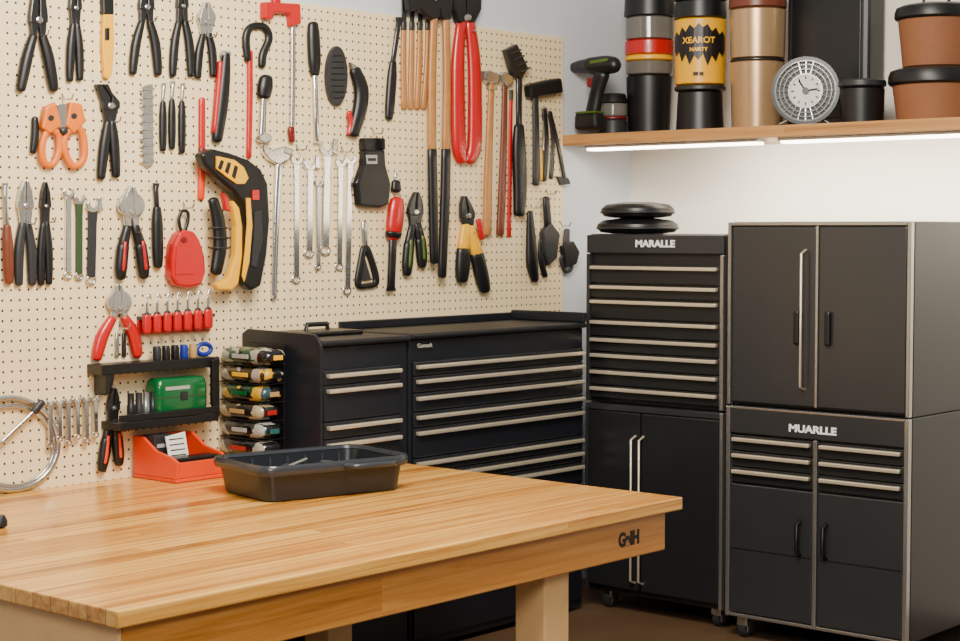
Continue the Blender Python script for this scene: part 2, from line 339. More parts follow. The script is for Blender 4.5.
for i in range(8):
    zt=zs[i]+.012; zb=zs2[i+1]+.017 if i<7 else zm+.02
    d=box(c,'drawer',CB,(xa+.02,YF+.004,zb),(xb-.02,YF+.0195,zt),.003)
    box(d,'handle',HD,(xa+.028,YF-.016,zs[i]-.007),(xb-.028,YF+.004,zs[i]+.007),.003)
for i,w in enumerate((41,37)):
    cx=WY(633,225,YF+.14).x; D=depth(Vector((cx,YF+.14,ytop)))/FP; h=.062
    b0=ytop+.0005+i*(h+.0005); r=w*D
    t=thing('cushion_disc','round glossy black domed disc stacked on the drawer chest','disc',(cx,YF+.17,b0),'stacked black discs')
    lathe(t,'disc',BK,(cx,YF+.17),[(r*.6,b0),(r*.9,b0+.006),(r*1.0,b0+h*.35),(r*.98,b0+h*.6),(r*.85,b0+h*.85),(r*.4,b0+h)],40)
    lathe(t,'rim',BG,(cx,YF+.17),[(r*.99,b0+h*.28),(r*1.015,b0+h*.32),(r*1.015,b0+h*.4),(r*.99,b0+h*.44)],40)
YF=5.36
xa=WY(728,300,YF).x; xb=WY(911,300,YF).x; zt=WY(820,221.5,YF).z; zm=WY(820,420,YF).z+.03
c=thing('double_door_cabinet','dark grey steel wall cabinet with two doors and a bright frame','cabinet',((xa+xb)/2,5.8,zm))
box(c,'body',CGS,(xa,YF+.02,zm),(xb,YW-.03,zt),.006)
for s in (xa,xb-.014): box(c,'frame_edge',CF,(s,YF-.004,zm+.002),(s+.014,YF+.0195,zt-.002),.002)
box(c,'frame_edge',CF,(xa+.0145,YF-.003,zt-.014),(xb-.0145,YF+.0195,zt-.002),.002)
xm=WY(817,300,YF).x
for i,(p,q) in enumerate(((xa+.018,xm-.006),(xm+.006,xb-.018))):
    d=box(c,'door',CG,(p,YF,zm+.012),(q,YF+.0195,zt-.018),.005)
    hx=WY(798 if i==0 else 829,330,YF).x
    box(d,'pull',BK,(hx-.011,YF-.018,WY(810,345,YF).z),(hx+.011,YF,WY(810,311,YF).z),.006,label='small black recessed pull')
    if i==0: vhandle(d,WY(805,330,YF).x,YF,WY(806,390,YF).z,WY(806,250,YF).z,.005,HD,.03)
box(c,'centre_post',CF,(xm-.005,YF-.003,zm+.012),(xm+.005,YF+.0195,zt-.016),.001)
c=thing('rolling_tool_cabinet','dark grey steel rolling cabinet with six small drawers and two doors','cabinet',((xa+xb)/2,5.8,0))
zb=.085
box(c,'body',CGS,(xa,YF+.02,zb),(xb,YW-.03,zm-.001),.006)
for s in (xa,xb-.016): box(c,'frame_edge',CF,(s,YF-.006,zb),(s+.016,YF+.0195,zm-.004),.002)
box(c,'header',CG,(xa+.0165,YF-.004,WY(820,440,YF).z),(xb-.0165,YF+.0195,zm-.004),.003)
box(c,'frame_edge',CF,(xa+.0165,YF-.006,zm-.012),(xb-.0165,YF-.0041,zm-.004),.001)
text(c,'lettering','MUARLLE',WINK,(WY(813,430,YF).x,YF-.005,WY(813,430,YF).z),(1,0,0),(0,0,1),.036,bold=.0014,sx=1.26)
box(c,'centre_post',CF,(xm-.008,YF-.004,zb),(xm+.008,YF+.0195,WY(820,441,YF).z),.002)
box(c,'bottom_rail',CF,(xa+.0165,YF-.003,zb),(xm-.0085,YF+.0195,zb+.012),.002); box(c,'bottom_rail',CF,(xm+.0085,YF-.003,zb),(xb-.0165,YF+.0195,zb+.012),.002)
zd=WY(820,492,YF).z; zh=WY(820,442,YF).z
for i,(p,q) in enumerate(((xa+.02,xm-.012),(xm+.012,xb-.02))):
    for k in range(3):
        a=zd+(zh-zd)*(2-k)/3+.003; b=zd+(zh-zd)*(3-k)/3-.002
        d=box(c,'drawer',CB,(p,YF+.002,a),(q,YF+.0195,b),.003); box(d,'handle',HD,(p+.008,YF-.016,b-.022),(q-.008,YF+.002,b-.008),.003)
    zs_=WY(820,560,YF).z
    d=box(c,'door',CG,(p,YF,zb+.015),(q,YF+.0195,zd-.004),.004)
    box(d,'seam',BK,(p+.002,YF-.001,zs_-.002),(q-.002,YF+.0005,zs_+.002),.0)
    hx=WY(800 if i==0 else 826,540,YF).x; vhandle(d,hx,YF,WY(810,556,YF).z,WY(810,522,YF).z,.008,BK,.025)
for x in (xa+.05,xb-.08):
    for y in (YF+.06,YW-.15): caster(c,x,y,.085)
# ------------------------------------------------------------ chests against pegboard wall
XF=.39; Y0=3.955
def chest(y0,y1,ztop,hpx,lab,u,ins=.012):
    c=thing('tool_chest',lab,'tool chest',(XF/2,(y0+y1)/2,0))
    box(c,'body',CHB,(BX+.002,y0,.02),(XF-.012,y1,ztop-.02),.006)
    box(c,'lid',CHT,(BX+.002,y0-.002,ztop-.02),(XF+.012,y1,ztop),.008)
    zs=[WX(u,v,XF).z for v in hpx]
    for i,zz in enumerate(zs):
        zb=zs[i+1]+.022 if i<len(zs)-1 else zz-.06
        d=box(c,'drawer',CHB,(XF-.0115,y0+.012,zb),(XF,y1-ins,zz+.018),.004)
        box(d,'handle',HD,(XF,y0+.022,zz-.007),(XF+.02,y1-ins-.01,zz+.007),.003)
    box(c,'lower_panel',CHB,(XF-.0115,y0+.012,.05),(XF-.002,y1-.012,zs[-1]-.065),.004)
    return c
y1=WX(411,400,XF).y; y2=WX(585,400,XF).y; zc=WX(412,335,XF).z
c1=chest(Y0,y1-.006,zc,[373,388,424,441],'small black steel tool chest with rounded side panel beside packets',365,.045)
za=zc+.022; pr=[(BX+.002,.02),(XF+.006,.02),(XF+.014,zc-.10),(XF+.014,zc-.03)]+[(XF-.03+.044*math.cos(t*math.pi/12),za-.05+.05*math.sin(t*math.pi/12)) for t in range(1,7)]+[(BX+.03,za+.006),(BX+.002,za-.01)]
prism(c1,'side_panel',CHB,pr,Y0-.016,Y0-.003,.003)
c2=chest(y1+.003,y2,zc+.004,[360,374,390,408,423,452,466,480],'wide black steel tool chest with many slim silver drawer pulls',500)
text(c2,'lettering','Gumault',LAB,(XF+.0015,y1+.07,zc-.04),(0,1,0),(0,0,1),.022)
zq=zc+.004
box(c2,'end_lip',CHB,(BX+.01,y2-.018,zq),(XF+.01,y2-.001,zq+.04),.006); box(c2,'back_lip',CHB,(BX+.003,y1+.01,zq),(BX+.02,y2-.019,zq+.03),.004)
t=thing('tool_tray','low black tray with carry grip on the small chest','tray',(.16,4.15,zc))
box(t,'shell',BK,(.05,Y0+.10,zc+.0005),(.22,y1-.06,zc+.016),.006); 
wire(t,'handle',BK,[(.12,4.14,zc+.014),(.12,4.145,zc+.036),(.12,4.24,zc+.036),(.12,4.245,zc+.014)],.009)
# ------------------------------------------------------------ bench
BT=.70; q_=WZ(683,497,BT); BF=q_.x; BY0=WZ(98,607,BT).y; BY1=q_.y
b=thing('workbench','large solid wood workbench with plank top and thick legs','workbench',(.9,(BY0+BY1)/2,0))
bm=bmesh.new(); poly=[(BX+.002,BY0),(BF,BY0),(BF,BY1),(.415,BY1),(.415,Y0-.02),(BX+.002,Y0-.02)]
lo=[bm.verts.new((x,y,BT-.038)) for x,y in poly]; hi=[bm.verts.new((x,y,BT)) for x,y in poly]
bm.faces.new(lo); bm.faces.new(hi)
for i in range(6): bm.faces.new((lo[i],lo[(i+1)%6],hi[(i+1)%6],hi[i]))
mk(b,'worktop',bm,WTOP,False,.004)
ya=WX(664,530,BF-.03).y; BL_=BT-.0385
box(b,'front_rail',WAPR,(BF-.06,BY0+.03,BT-.155),(BF-.025,ya,BL_),.004)
box(b,'end_rail',PALE,(.46,BY0+.02,BT-.155),(BF-.025,BY0+.0295,BL_),.003); box(b,'end_rail',PALE,(.46,ya-.035,BT-.155),(BF-.0605,ya,BL_),.003)
box(b,'rear_rail',WAPR,(.46,BY0+.03,BT-.155),(.49,ya-.036,BL_),.003)
ly=WX(567,600,BF-.07).y
for (x,y) in ((BF-.17,ly-.11),(.5,ly-.05),(BF-.17,BY0+.032),(.5,BY0+.05)):
    box(b,'leg',PALE,(x,y,0),(x+.108,y+.11,BL_),.005)
text(b,'brand_mark','GaIH',INK,(BF-.0245,WX(629,539,BF-.025).y,WX(629,539,BF-.025).z),(0,1,0),(0,0,1),.054,.0005,.003,sx=.88)
# ------------------------------------------------------------ tray
F_=WZ(266,474,.79); Rr=WZ(408,461,.79); Ll=WZ(216,461,.79)
ax=(Rr-F_); hl=ax.length/2; ax.normalize(); ay=Vector((-ax.y,ax.x,0)); hs=.165
cc=F_+ax*hl+ay*hs; hl+=.014; hs+=.01; H=.108
t=thing('plastic_tray','deep black plastic utility tray resting on the wooden bench','tray',(cc.x,cc.y,BT))
rings=[rr(cc,ax,ay,hl*.87,hs*.84,BT+.001,.04),rr(cc,ax,ay,hl*.9,hs*.87,BT+.006,.045),rr(cc,ax,ay,hl*.94,hs*.91,BT+H-.034,.045),rr(cc,ax,ay,hl*.945,hs*.92,BT+H-.01,.045),rr(cc,ax,ay,hl*.925,hs*.89,BT+H-.01,.045),rr(cc,ax,ay,hl*.86,hs*.82,BT+.012,.035)]
o=loft(t,'pan',TRAY,rings,True); o.data.set_sharp_from_angle(angle=math.radians(40))
rings=[rr(cc,ax,ay,hl*.955,hs*.93,BT+H-.03,.048),rr(cc,ax,ay,hl*.995,hs*.99,BT+H-.028,.05),rr(cc,ax,ay,hl*1.01,hs*1.015,BT+H-.018,.052),rr(cc,ax,ay,hl*1.01,hs*1.015,BT+H-.006,.052),rr(cc,ax,ay,hl*.995,hs*.985,BT+H+.002,.05),rr(cc,ax,ay,hl*.94,hs*.91,BT+H+.001,.048),rr(cc,ax,ay,hl*.925,hs*.89,BT+H-.008,.045),rr(cc,ax,ay,hl*.946,hs*.921,BT+H-.012,.046)]
o=loft(t,'rolled_rim',TRIM,rings,True,closed=True); o.data.set_sharp_from_angle(angle=math.radians(55))
for s,(q0,q1) in ((-1,(-.03,.12)),(1,(-.14,.02))):
    ce=hl*.22
    hp=[cc+ax*(ce+q)+ay*s*(hs+d) for q,d in ((q0-.012,-.004),(q0,.024),(q0+.015,.034),(q1-.015,.034),(q1,.024),(q1+.012,-.004))]
    wire(t,'handle',TRIM,[Vector((p.x,p.y,BT+H-.014)) for p in hp],.009)
for i in range(7):
    k=-.72+.24*i; p=cc+ax*hl*k-ay*hs*.74; q=cc+ax*hl*k+ay*hs*.74
    wire(t,'floor_rib',TRIM,[(p.x,p.y,BT+.014),(q.x,q.y,BT+.014)],.005,seg=6)
    p=cc+ax*hl*k+ay*hs*.825; q=cc+ax*hl*k+ay*hs*.875
    wire(t,'wall_rib',TRIM,[(p.x,p.y,BT+.02),(q.x,q.y,BT+H-.018)],.004,seg=6)
w=thing('socket','loose steel socket inside the black tray','socket',(cc.x,cc.y,BT+.02)); p=cc+ax*.10+ay*.08; lathe(w,'barrel',ST,(p.x,p.y),[(.018,BT+.0195),(.022,BT+.024),(.022,BT+.075),(.012,BT+.075),(.012,BT+.05)],18)
w=thing('putty_knife','steel putty knife lying inside the black tray','scraper',(cc.x,cc.y,BT+.02)); p=cc-ax*.15+ay*.07; q=cc-ax*.03+ay*.1; wire(w,'handle',BG,[(p.x,p.y,BT+.034),(q.x,q.y,BT+.064)],.013); r_=q+ax*.08+ay*.02
wire(w,'blade',ST,[(q.x,q.y,BT+.064),(r_.x,r_.y,BT+.08)],.006)
w=thing('small_case','small dark case lying inside the black tray','case',(cc.x,cc.y,BT+.02)); c0=cc+ax*.0+ay*.0; loft(w,'case',BG,[rr(c0,ax,ay,.06,.035,BT+.0195,.01),rr(c0,ax,ay,.06,.035,BT+.058,.01),rr(c0,ax,ay,.054,.03,BT+.062,.01)],False,bev=.002)
# ------------------------------------------------------------ orange holder
t=thing('parts_bin','orange open-front plastic bin holding boxes and a card','bin',(.15,3.55,BT))
ya_,yb_=3.46,3.67; x0,x1=.03,.245; z0=BT+.001
def quadsolid(parent,name,mat,pts8,bev=.003):
    bm=bmesh.new(); v=[bm.verts.new(p) for p in pts8]
    for f in ((0,1,2,3),(4,5,6,7),(0,1,5,4),(1,2,6,5),(2,3,7,6),(3,0,4,7)): bm.faces.new([v[i] for i in f])
    return mk(parent,name,bm,mat,False,bev)
box(t,'base',OR,(x0,ya_,z0),(x1,yb_,z0+.012),.003)
for yy in (ya_,yb_-.012):
    prism(t,'side',OR,[(x0,z0+.0125),(x1,z0+.0125),(x1+.01,z0+.065),(x1-.02,z0+.08),(x1-.10,z0+.095),(x0+.05,z0+.135),(x0,z0+.135)],yy,yy+.012)
box(t,'back',OR,(x0,ya_+.0125,z0+.0125),(x0+.01,yb_-.0125,z0+.135),.002)
quadsolid(t,'front_lip',OR,[(x1-.01,ya_+.0125,z0+.0125),(x1,ya_+.0125,z0+.0125),(x1+.01,ya_+.0125,z0+.065),(x1,ya_+.0125,z0+.065),(x1-.01,yb_-.0125,z0+.0125),(x1,yb_-.0125,z0+.0125),(x1+.01,yb_-.0125,z0+.065),(x1,yb_-.0125,z0+.065)])
k=thing('small_box','black cardboard box standing in the orange bin','box',(.09,3.5,z0+.013)); box(k,'carton',BG,(.06,3.475,z0+.0135),(.12,3.56,z0+.14),.003); box(k,'label_print',LAB,(.1205,3.485,z0+.1),(.122,3.54,z0+.112),0)
k=thing('instruction_card','white folded printed card tucked into the orange bin','card',(.15,3.6,z0+.013)); quadsolid(k,'card',WH,[(.16,3.51,z0+.014),(.164,3.51,z0+.014),(.134,3.51,z0+.135),(.13,3.51,z0+.135),(.16,3.59,z0+.014),(.164,3.59,z0+.014),(.134,3.59,z0+.145),(.13,3.59,z0+.145)],.0005)
for i in range(5):
    dz_=.055+.017*i; xx=.164-.03*(dz_-.014)/.125
    quadsolid(k,'print_line',DS,[(xx,3.52,z0+dz_),(xx+.0012,3.52,z0+dz_),(xx+.0004,3.52,z0+dz_+.004),(xx-.0006,3.52,z0+dz_+.004),(xx,3.58,z0+dz_),(xx+.0012,3.58,z0+dz_),(xx+.0004,3.58,z0+dz_+.004),(xx-.0006,3.58,z0+dz_+.004)],0)
k=thing('small_box','dark parts box lying in the orange bin','box',(.2,3.6,z0+.013)); box(k,'carton',BK,(.172,3.475,z0+.0135),(.23,3.65,z0+.075),.004)
# ------------------------------------------------------------ packets beside chest
t=thing('package_rack','black wire rack fixed beside the tool chest holding packets','rack',(.14,3.9,.75))
ry0,ry1,rx0,rx1=3.815,3.925,.03,.26
box(t,'back_plate',BK,(rx0,ry1+.001,.745),(rx1-.02,ry1+.006,1.115),.002)
n=6; zl=.742; dz=(1.112-.742)/n
sets=[((16,16,18),(40,44,48),(150,30,25),(150,145,130)),((14,14,16),(52,52,50),(30,75,80),(160,158,150)),((16,16,18),(48,40,30),(120,30,25),(165,150,120)),((16,16,18),(30,60,40),(40,70,80),(190,150,40)),((14,14,16),(60,50,25),(190,145,15),(160,150,135)),((16,16,18),(40,75,48),(150,30,25),(150,150,140))]
names=['grey and red','grey and teal','brown and red','green and gold','yellow','green and red']
for i in range(n):
    zz=zl+dz*i
    wire(t,'tray_wire',BK,[(rx0,ry1,zz),(rx0,ry0+.01,zz),(rx1-.01,ry0+.01,zz),(rx1-.01,ry1,zz)],.002,seg=6)
    k=thing('parts_packet','bulging glossy parts packet printed in black, %s'%names[i],'packet',(.15,3.88,zz+.004),'packets in the wire rack')
    j=random.uniform(-.012,.012); c0=((rx0+rx1)/2+j,(ry0+ry1)/2+random.uniform(-.006,0)); hx=(rx1-rx0)/2+random.uniform(-.004,.01); hy_=(ry1-ry0)/2-.006
    a=random.uniform(-.04,.04); X=(math.cos(a),math.sin(a)); Y=(-math.sin(a),math.cos(a)); pm=packmat('packet_print_%d'%i,sets[i],20+i*2)
    loft(k,'pouch',pm,[rr(c0,X,Y,hx*.7,hy_*.6,zz+.0025,.02),rr(c0,X,Y,hx*.9,hy_*.85,zz+.006,.025),rr(c0,X,Y,hx,hy_,zz+.02,.028),rr(c0,X,Y,hx*1.01,hy_,zz+.034,.028),rr(c0,X,Y,hx*.94,hy_*.88,zz+.05,.025),rr(c0,X,Y,hx*.6,hy_*.5,zz+.0585,.02)],True)
    bx=c0[0]-hx*.1; w_=hx*.3
    box(k,'label',(PINK,LAB,TAN,GN,YL,LAB)[i],(bx-w_,c0[1]-hy_-.003,zz+.022),(bx+w_*1.2,c0[1]-hy_+.004,zz+.036),.001)
    box(k,'label',(BK,TEAL,PINK,TAN,BK,YL)[i],(c0[0]+hx-.004,c0[1]-.02,zz+.02),(c0[0]+hx+.003,c0[1]+.02,zz+.036),.001)
# ------------------------------------------------------------ pegboard tools
pliers('large black lopping shears with long black handles',(38,-18),(38,20),(21,92),(54,92),5.6,BK,DS,9,2)
pliers('narrow black locking pliers with long closed handles',(75,-22),(75,8),(70,82),(80,81),4.2,BK,DS,6,1.5)
tool('utility_knife','yellow utility knife with black slider','knife',[('p','body',YL,[(102,14),(112,14),(113,40),(111,74),(107,80),(103,77),(101,45)],.018),('p','slider',BK,[(101,-12),(112,-12),(112.5,15),(101.5,15)],.02),('p','blade',ST,[(104,-20),(110,-20),(110,-11),(103,-11)],.004),('p','button',BK,[(105,28),(109,28),(109,40),(105,40)],.008,.010)])
pliers('black combination pliers with curved rubber handles',(146,-14),(146,7),(133,75),(158,76),4.6,BK,DS,7.5,3)
pliers('slim black long-nose pliers',(182,-16),(182,6),(173,77),(191,77),4.2,BK,DS,5.5,2.5,tip=.2)
pliers('steel slip-joint pliers with black handles',(206,2),(206,22),(198,79),(213,77),4,BK,ST,7.5,2.5,round_=9)
tool('pruning_knife','folding knife with black and red grip','knife',[('t','grip',BK,[(226,54,4.5),(224,80,6.5),(221,110,7),(217,140,5.5)]),('t','inlay',RD,[(220,62,2.6),(218,90,3),(214,132,2.6)],1.5),('t','inlay',DR,[(227,70,2),(226,90,2),(223,120,2)],1.6),('p','bolster',ST,[(222,50),(230,52),(229,58),(221,56)],.018)])
tool('caulking_gun_grip','black loop grip on a long red rod','tool',[('t','loop_grip',BK,[(248,60,3.8),(246,38,4.2),(251,27,4.2),(264,27,4.2),(269,38,4.2),(263,54,4.5),(262,66,4)]),('t','rod',RD,[(250,52,3),(250,100,3),(249,157,2.8)])])
tool('bar_clamp','red bar clamp with steel screw rod','clamp',[('p','frame',RD,[(262,2),(298,4),(299,24),(289,27),(288,14),(272,13),(271,20),(262,19)],.03),('t','rod',ST,[(293,24,2.6),(293,80,2.6),(292,138,2.4)]),('t','crossbar',RD,[(276,-14,5),(276,4,5)]),('t','handle',DR,[(291,128,3.6),(292,141,3.2)])])
tool('ratchet_wrench','chrome ratchet wrench with short black grip','wrench',[('t','grip',BK,[(266,78,7),(265,87,8.2),(264,96,7)]),('t','shaft',CH,[(264,96,3.2),(263,118,3.4),(262,136,4)]),('p','head',CH,circ(264,138,7,16,5),.02)])
tool('adjustable_wrench','long chrome adjustable wrench hanging head up','wrench',[('p','head',CH,[(261,144),(270,150),(283,146),(291,151),(287,160),(277,165),(268,160),(262,153)],.02),('t','shank',CH,[(279,162,4),(277,200,3.6),(275,260,3.2),(274,298,3)]),('p','movable_jaw',ST,[(283,146),(293,150),(288,156),(281,153)],.024)])
driver('long screwdriver with black cylindrical grip',(317,140),(315,74),(313,24),2.6,6.6,BK)
tool('scrub_brush','oval dark brush with ribbed face','brush',[('p','back',BG,circ(336,76,10.5,24,30),.02)]+[('t','bristle_row',BK,[(329+abs(i-3.5)*.6,56+i*6,1.6),(343-abs(i-3.5)*.6,56+i*6,1.6)],3) for i in range(8)])
tool('folding_saw','curved black folding tool with red inlay','saw',[('t','grip',BK,[(355,70,6),(361,88,7.6),(360,108,7.6),(353,134,6.2)]),('t','inlay',RD,[(349,112,2.5),(351,124,3),(349,134,2.5)],1.3),('p','bolster',ST,[(349,62),(356,66),(360,76),(352,72)],.016)])
tool('tool_holster','black plastic holster box with open top and printed label','holster',[('p','body',BK,[(362,150),(382,150),(383,165),(388,184),(386,204),(377,208),(357,206),(355,183),(361,165)],.034),('p','back_wall',BK,[(363,138),(381,138),(382,150.5),(362,150.5)],.008,-.012),('p','side_wall',BK,[(361,138),(364,138),(364,150.5),(361,150.5)],.03),('p','side_wall',BK,[(380,138),(383,138),(383,150.5),(380,150.5)],.03),('p','label',LAB,[(366,155),(377,155),(377,164),(367,164)],.004,.018),('p','print_line',BK,[(368,158),(376,158),(376,161),(368,161)],.002,.0205)])
driver('thin dark putty scraper with black grip',(399,20),(393,62),(389,118),2.6,5,BK,DS,'scraper',cat='scraper')
for i,(a,b_) in enumerate(((403,404),(411,410.5),(419,417),(427,423.5))):
    tool('chisel','wood-handled chisel hanging in a tight row','chisel',[('t','handle',WD,[(a+1,24,2.6),(a+.5,60,3.1),(b_,108,3.1)]),('p','blade',DS,[(a-1,-14),(a+3.6,-14),(a+3,26),(a-.5,26)],.006),('t','ferrule',BG,[(a+1,22,2.9),(a+1,30,2.9)])],group='wood-handled chisels')
tool('bolt_cutter','bolt cutter with long wooden handles and black grips','bolt cutter',[('p','jaw',BK,[(404,-14),(424,-10),(437,4),(438,18),(430,20),(418,10),(408,12)],.03),('p','jaw',BK,[(444,-12),(450,2),(449,20),(440,20),(436,6)],.03),
  ('t','handle',WD,[(434,18,3.8),(432,80,4.2),(432,152,4.2)]),('t','handle',WD,[(446,18,3.8),(447,80,4),(446,152,4.2)]),('t','grip',BK,[(432,150,4.8),(433,200,4.8),(434,262,4.2)]),('t','grip',BK,[(446,150,4.8),(445,200,5),(442,276,4.4)])],o=.042)
tool('bolt_cutter','bolt cutter with long thick curved red handles','bolt cutter',[('p','jaw',BK,[(453,-14),(463,-12),(464,22),(457,24),(453,10)],.03),('p','jaw',BK,[(480,-14),(466,-12),(465,22),(472,24),(479,10)],.03),
  ('t','handle',RD,[(461,22,5),(458,60,6.6),(458,110,7.2),(459,148,7.2),(462,161,5.5)]),('t','handle',RD,[(470,22,5),(474,60,6.6),(475,110,7.2),(474,148,7.2),(469,161,5.5)]),('p','pivot',ST,circ(465,18,4,14),.036)])
def hammer(label,hd,handle,hm,face,o=None):
    return tool('claw_hammer',label,'hammer',[('p','head',DS if face else ST,hd,.03),('t','handle',hm,handle)],o=o)
hammer('claw hammer with slim light wooden handle',[(482,71),(488,70),(497,74),(497,82),(488,84),(482,80)],[(492,74,2.8),(490,120,3.4),(488,180,4.2),(487,234,4.4)],WD,0)
hammer('ball hammer with reddish wooden handle',[(499,73),(504,72),(511,76),(511,84),(505,87),(500,83)],[(505,78,2.6),(504,130,3.2),(502,190,3.8),(500,234,4)],WDD,0)
tool('pry_bar','slim red pry bar','bar',[('t','bar',RD,[(511,100,1.8),(510,160,2),(509,236,2.2)]),('p','claw',ST,[(509,90),(513,90),(512.5,101),(509.5,101)],.008)])
tool('wire_brush','wire brush with grey bristle head and black grip','brush',[('p','head',DS,[(504,50),(515,44),(526,68),(519,80),(511,74)],.03),('t','neck',DS,[(519,76,3),(519,128,3)]),('t','grip',BK,[(519,126,5),(519,150,6.8),(520,190,6.8),(519,214,5.6)])]+[('t','bristle_row',BG,[(508+i*3.5,54+i*6,1.4),(518+i*3,50+i*6,1.4)],6) for i in range(4)],o=.027)
tool('mallet','black mallet with long dark handle','hammer',[('p','head',BK,[(527,84),(545,80),(558,78),(560,93),(547,95),(528,98)],.045),('t','handle',BG,[(535,88,3),(536,140,3.6),(536,184,3.8)])])
tool('scissors','black-handled snips with yellow trim','scissors',[('p','blade',ST,[(543,106),(547,108),(546,150),(542,150)],.008),('t','handle',BK,[(544,110,2.6),(546,140,3),(543.5,180,3)]),('t','trim',YL,[(541,150,1.3),(541.5,180,1.5)],1.3)])
tool('divider_compass','thin steel divider with splayed points','tool',[('t','leg',DS,[(549,112,2),(553,140,2),(551,178,2.2)]),('t','leg',DS,[(550,112,2),(558,145,2),(565,182,2)]),('p','foot',DS,[(556,176),(568,178),(570,184),(560,185)],.01)])
tool('nail_set','small black nail set','tool',[('t','body',BK,[(35,118,3.4),(35,136,4.4),(33,152,3.6)])])
tool('loop_snips','amber orange snips with two loop handles','snips',[('p','blade',ST,[(56,104),(66,104),(65,135),(59,135)],.016),('p','jaw_cover',YO,[(44,107),(54,102),(60,126),(48,134),(40,128)],.026),('p','jaw_cover',YO,[(68,102),(80,104),(84,122),(72,134),(64,126)],.026),
  ('l','loop_handle',YO,[(48,130,4),(58,134,4),(59,150,4),(53,164,4),(44,162,4),(42,146,4)]),('l','loop_handle',YO,[(66,134,4),(79,128,4),(84,142,4),(83,160,4),(73,166,4),(65,152,4)]),('p','pivot',BG,circ(62,131,4,14),.035),('p','hole',BG,circ(51,118,3,12),.004,.013),('p','hole',BG,circ(74,116,3,12),.004,.013)])
pliers('dark groove-joint pliers with black handles',(101,84),(110,106),(101,180),(116,178),5,BK,DS,9,1,tip=.7)
tool('saw_chain','hanging strip of steel ridged blade','tool',[('p','strip',ST,[(142,86),(152,84),(153,164),(147,168),(143,164)],.01)]+[('t','ridge',CH,[(141,90+i*8,2),(153,89+i*8,2)],1.5) for i in range(10)])
for x,y0_,y1_ in ((163,86,150),(172,84,148),(182,86,152)): driver('small precision screwdriver with black grip',(x+1,y0_),(x,y0_+16),(x,y1_),1.8,4,BK,ST,group='small black precision screwdrivers')
tool('carpenter_marker','long red marker with orange cap','marker',[('t','barrel',RD,[(202,99,3.4),(202,130,3.6),(202,148,3.6)]),('t','cap',OR,[(202,160,3.8),(201,198,3.6)]),('t','collar',DR,[(202,148,3.7),(202,160,3.8)])])
driver('screwdriver with brown wooden grip',(5,186),(7,226),(9,282),2.4,5.8,WDD,ST)
pliers('combination pliers with steel head and black handles',(25,180),(25,206),(19,286),(32,286),4.8,BG,ST,8,2.5)
pliers('slim needle-nose pliers with black handles',(45,182),(45,206),(41,286),(49,285),4,BK,DS,5,1.5,tip=.2)
wrench('short chrome combination wrench',(68,188),(68,277),2.6,6,CH); wrench('short wrench with dull green shank',(79,194),(79,278),3,6,ST,hm=GN3); wrench('adjustable wrench with black coated shank',(93,200),(91,282),3.8,7,CH,adj=True,hm=BG,name='adjustable_wrench')
pliers('round-headed steel pliers with red and black handles',(131,186),(131,212),(121,280),(144,279),5.4,BK,ST,9,3,grip2=BK,round_=13,inlay=RD)
driver('black awl with steel point',(156,186),(157,208),(158,266),2.6,6,BK,DS,'awl',cat='awl')
tool('tape_measure','red bulb-shaped tape measure hanging from a strap','tape measure',[('p','case',RD,[(175,233),(182,230),(190,231),(196,240),(201,256),(202,272),(198,285),(186,288),(173,286),(168,277),(168,260),(170,244)],.045),('l','strap',BK,[(182,232,1.8),(179,220,1.8),(182,211,1.8),(188,213,1.8),(187,225,1.8)]),('p','raised_panel',RD,[(176,246),(191,246),(194,274),(175,275)],.006,.0225),('p','button',DR,circ(184,240,3,12),.006,.023)])
tool('power_cutter','angular black and yellow pistol-shaped power cutter with moulded grip','power tool',[('p','body',BK,[(197,154),(209,149),(226,153),(245,160),(257,169),(264,184),(266,220),(263,255),(257,286),(247,291),(241,284),(242,260),(244,230),(241,208),(230,192),(212,177),(201,166)],.046,0),
  ('p','shell',YL,[(216,156),(234,160),(243,167),(248,178),(244,184),(236,184),(226,177),(216,169)],.010,.025),('p','vent',BK,[(221,160),(224,161),(221,170),(218,168)],.004,.032),('p','vent',BK,[(228,162),(231,163),(228,174),(225,171)],.004,.032),('p','vent',BK,[(235,165),(238,167),(235,179),(232,176)],.004,.032),
  ('p','stripe',YL,[(246,198),(250,198),(252,226),(249,262),(244,282),(242,276),(245,250),(247,224)],.006,.025),
  ('p','lower_shell',YL,[(231,200),(237,208),(240,226),(240,256),(236,284),(230,290),(216,290),(214,284),(226,278),(233,254),(234,226),(230,206)],.03),('p','grip_inlay',BG,[(254,212),(261,210),(262,240),(256,268),(251,266),(253,240)],.008,.024),('p','button',RD,[(252,190),(259,190),(259,200),(252,200)],.006,.026),
  ('p','accent',RD,[(221,192),(227,198),(229,212),(224,210)],.02),('t','second_handle',BK,[(213,200,5.5),(218,220,7),(220,246,7.4),(216,272,6.4)]),('t','rib',BG,[(212,228,1.6),(224,228,1.6)],6),('t','rib',BG,[(213,238,1.6),(226,238,1.6)],6),('t','rib',BG,[(213,248,1.6),(226,248,1.6)],6)],o=.055)
wrench('slim chrome open wrench',(296,154),(296,281),2.6,6,CH,ring=True); wrench('medium chrome combination wrench',(310,158),(309,255),2.8,7,CH,adj=True,name='adjustable_wrench'); wrench('large chrome adjustable wrench',(327,142),(325,252),3.2,8,CH,adj=True,name='adjustable_wrench')
wrench('chrome combination wrench beside the black holster',(340,158),(339,268),2.4,5.4,CH); wrench('long chrome combination wrench',(350,154),(347,292),2.6,6,CH)
wrench('small steel wrench with dark shank',(318,180),(318,268),1.9,4,ST)
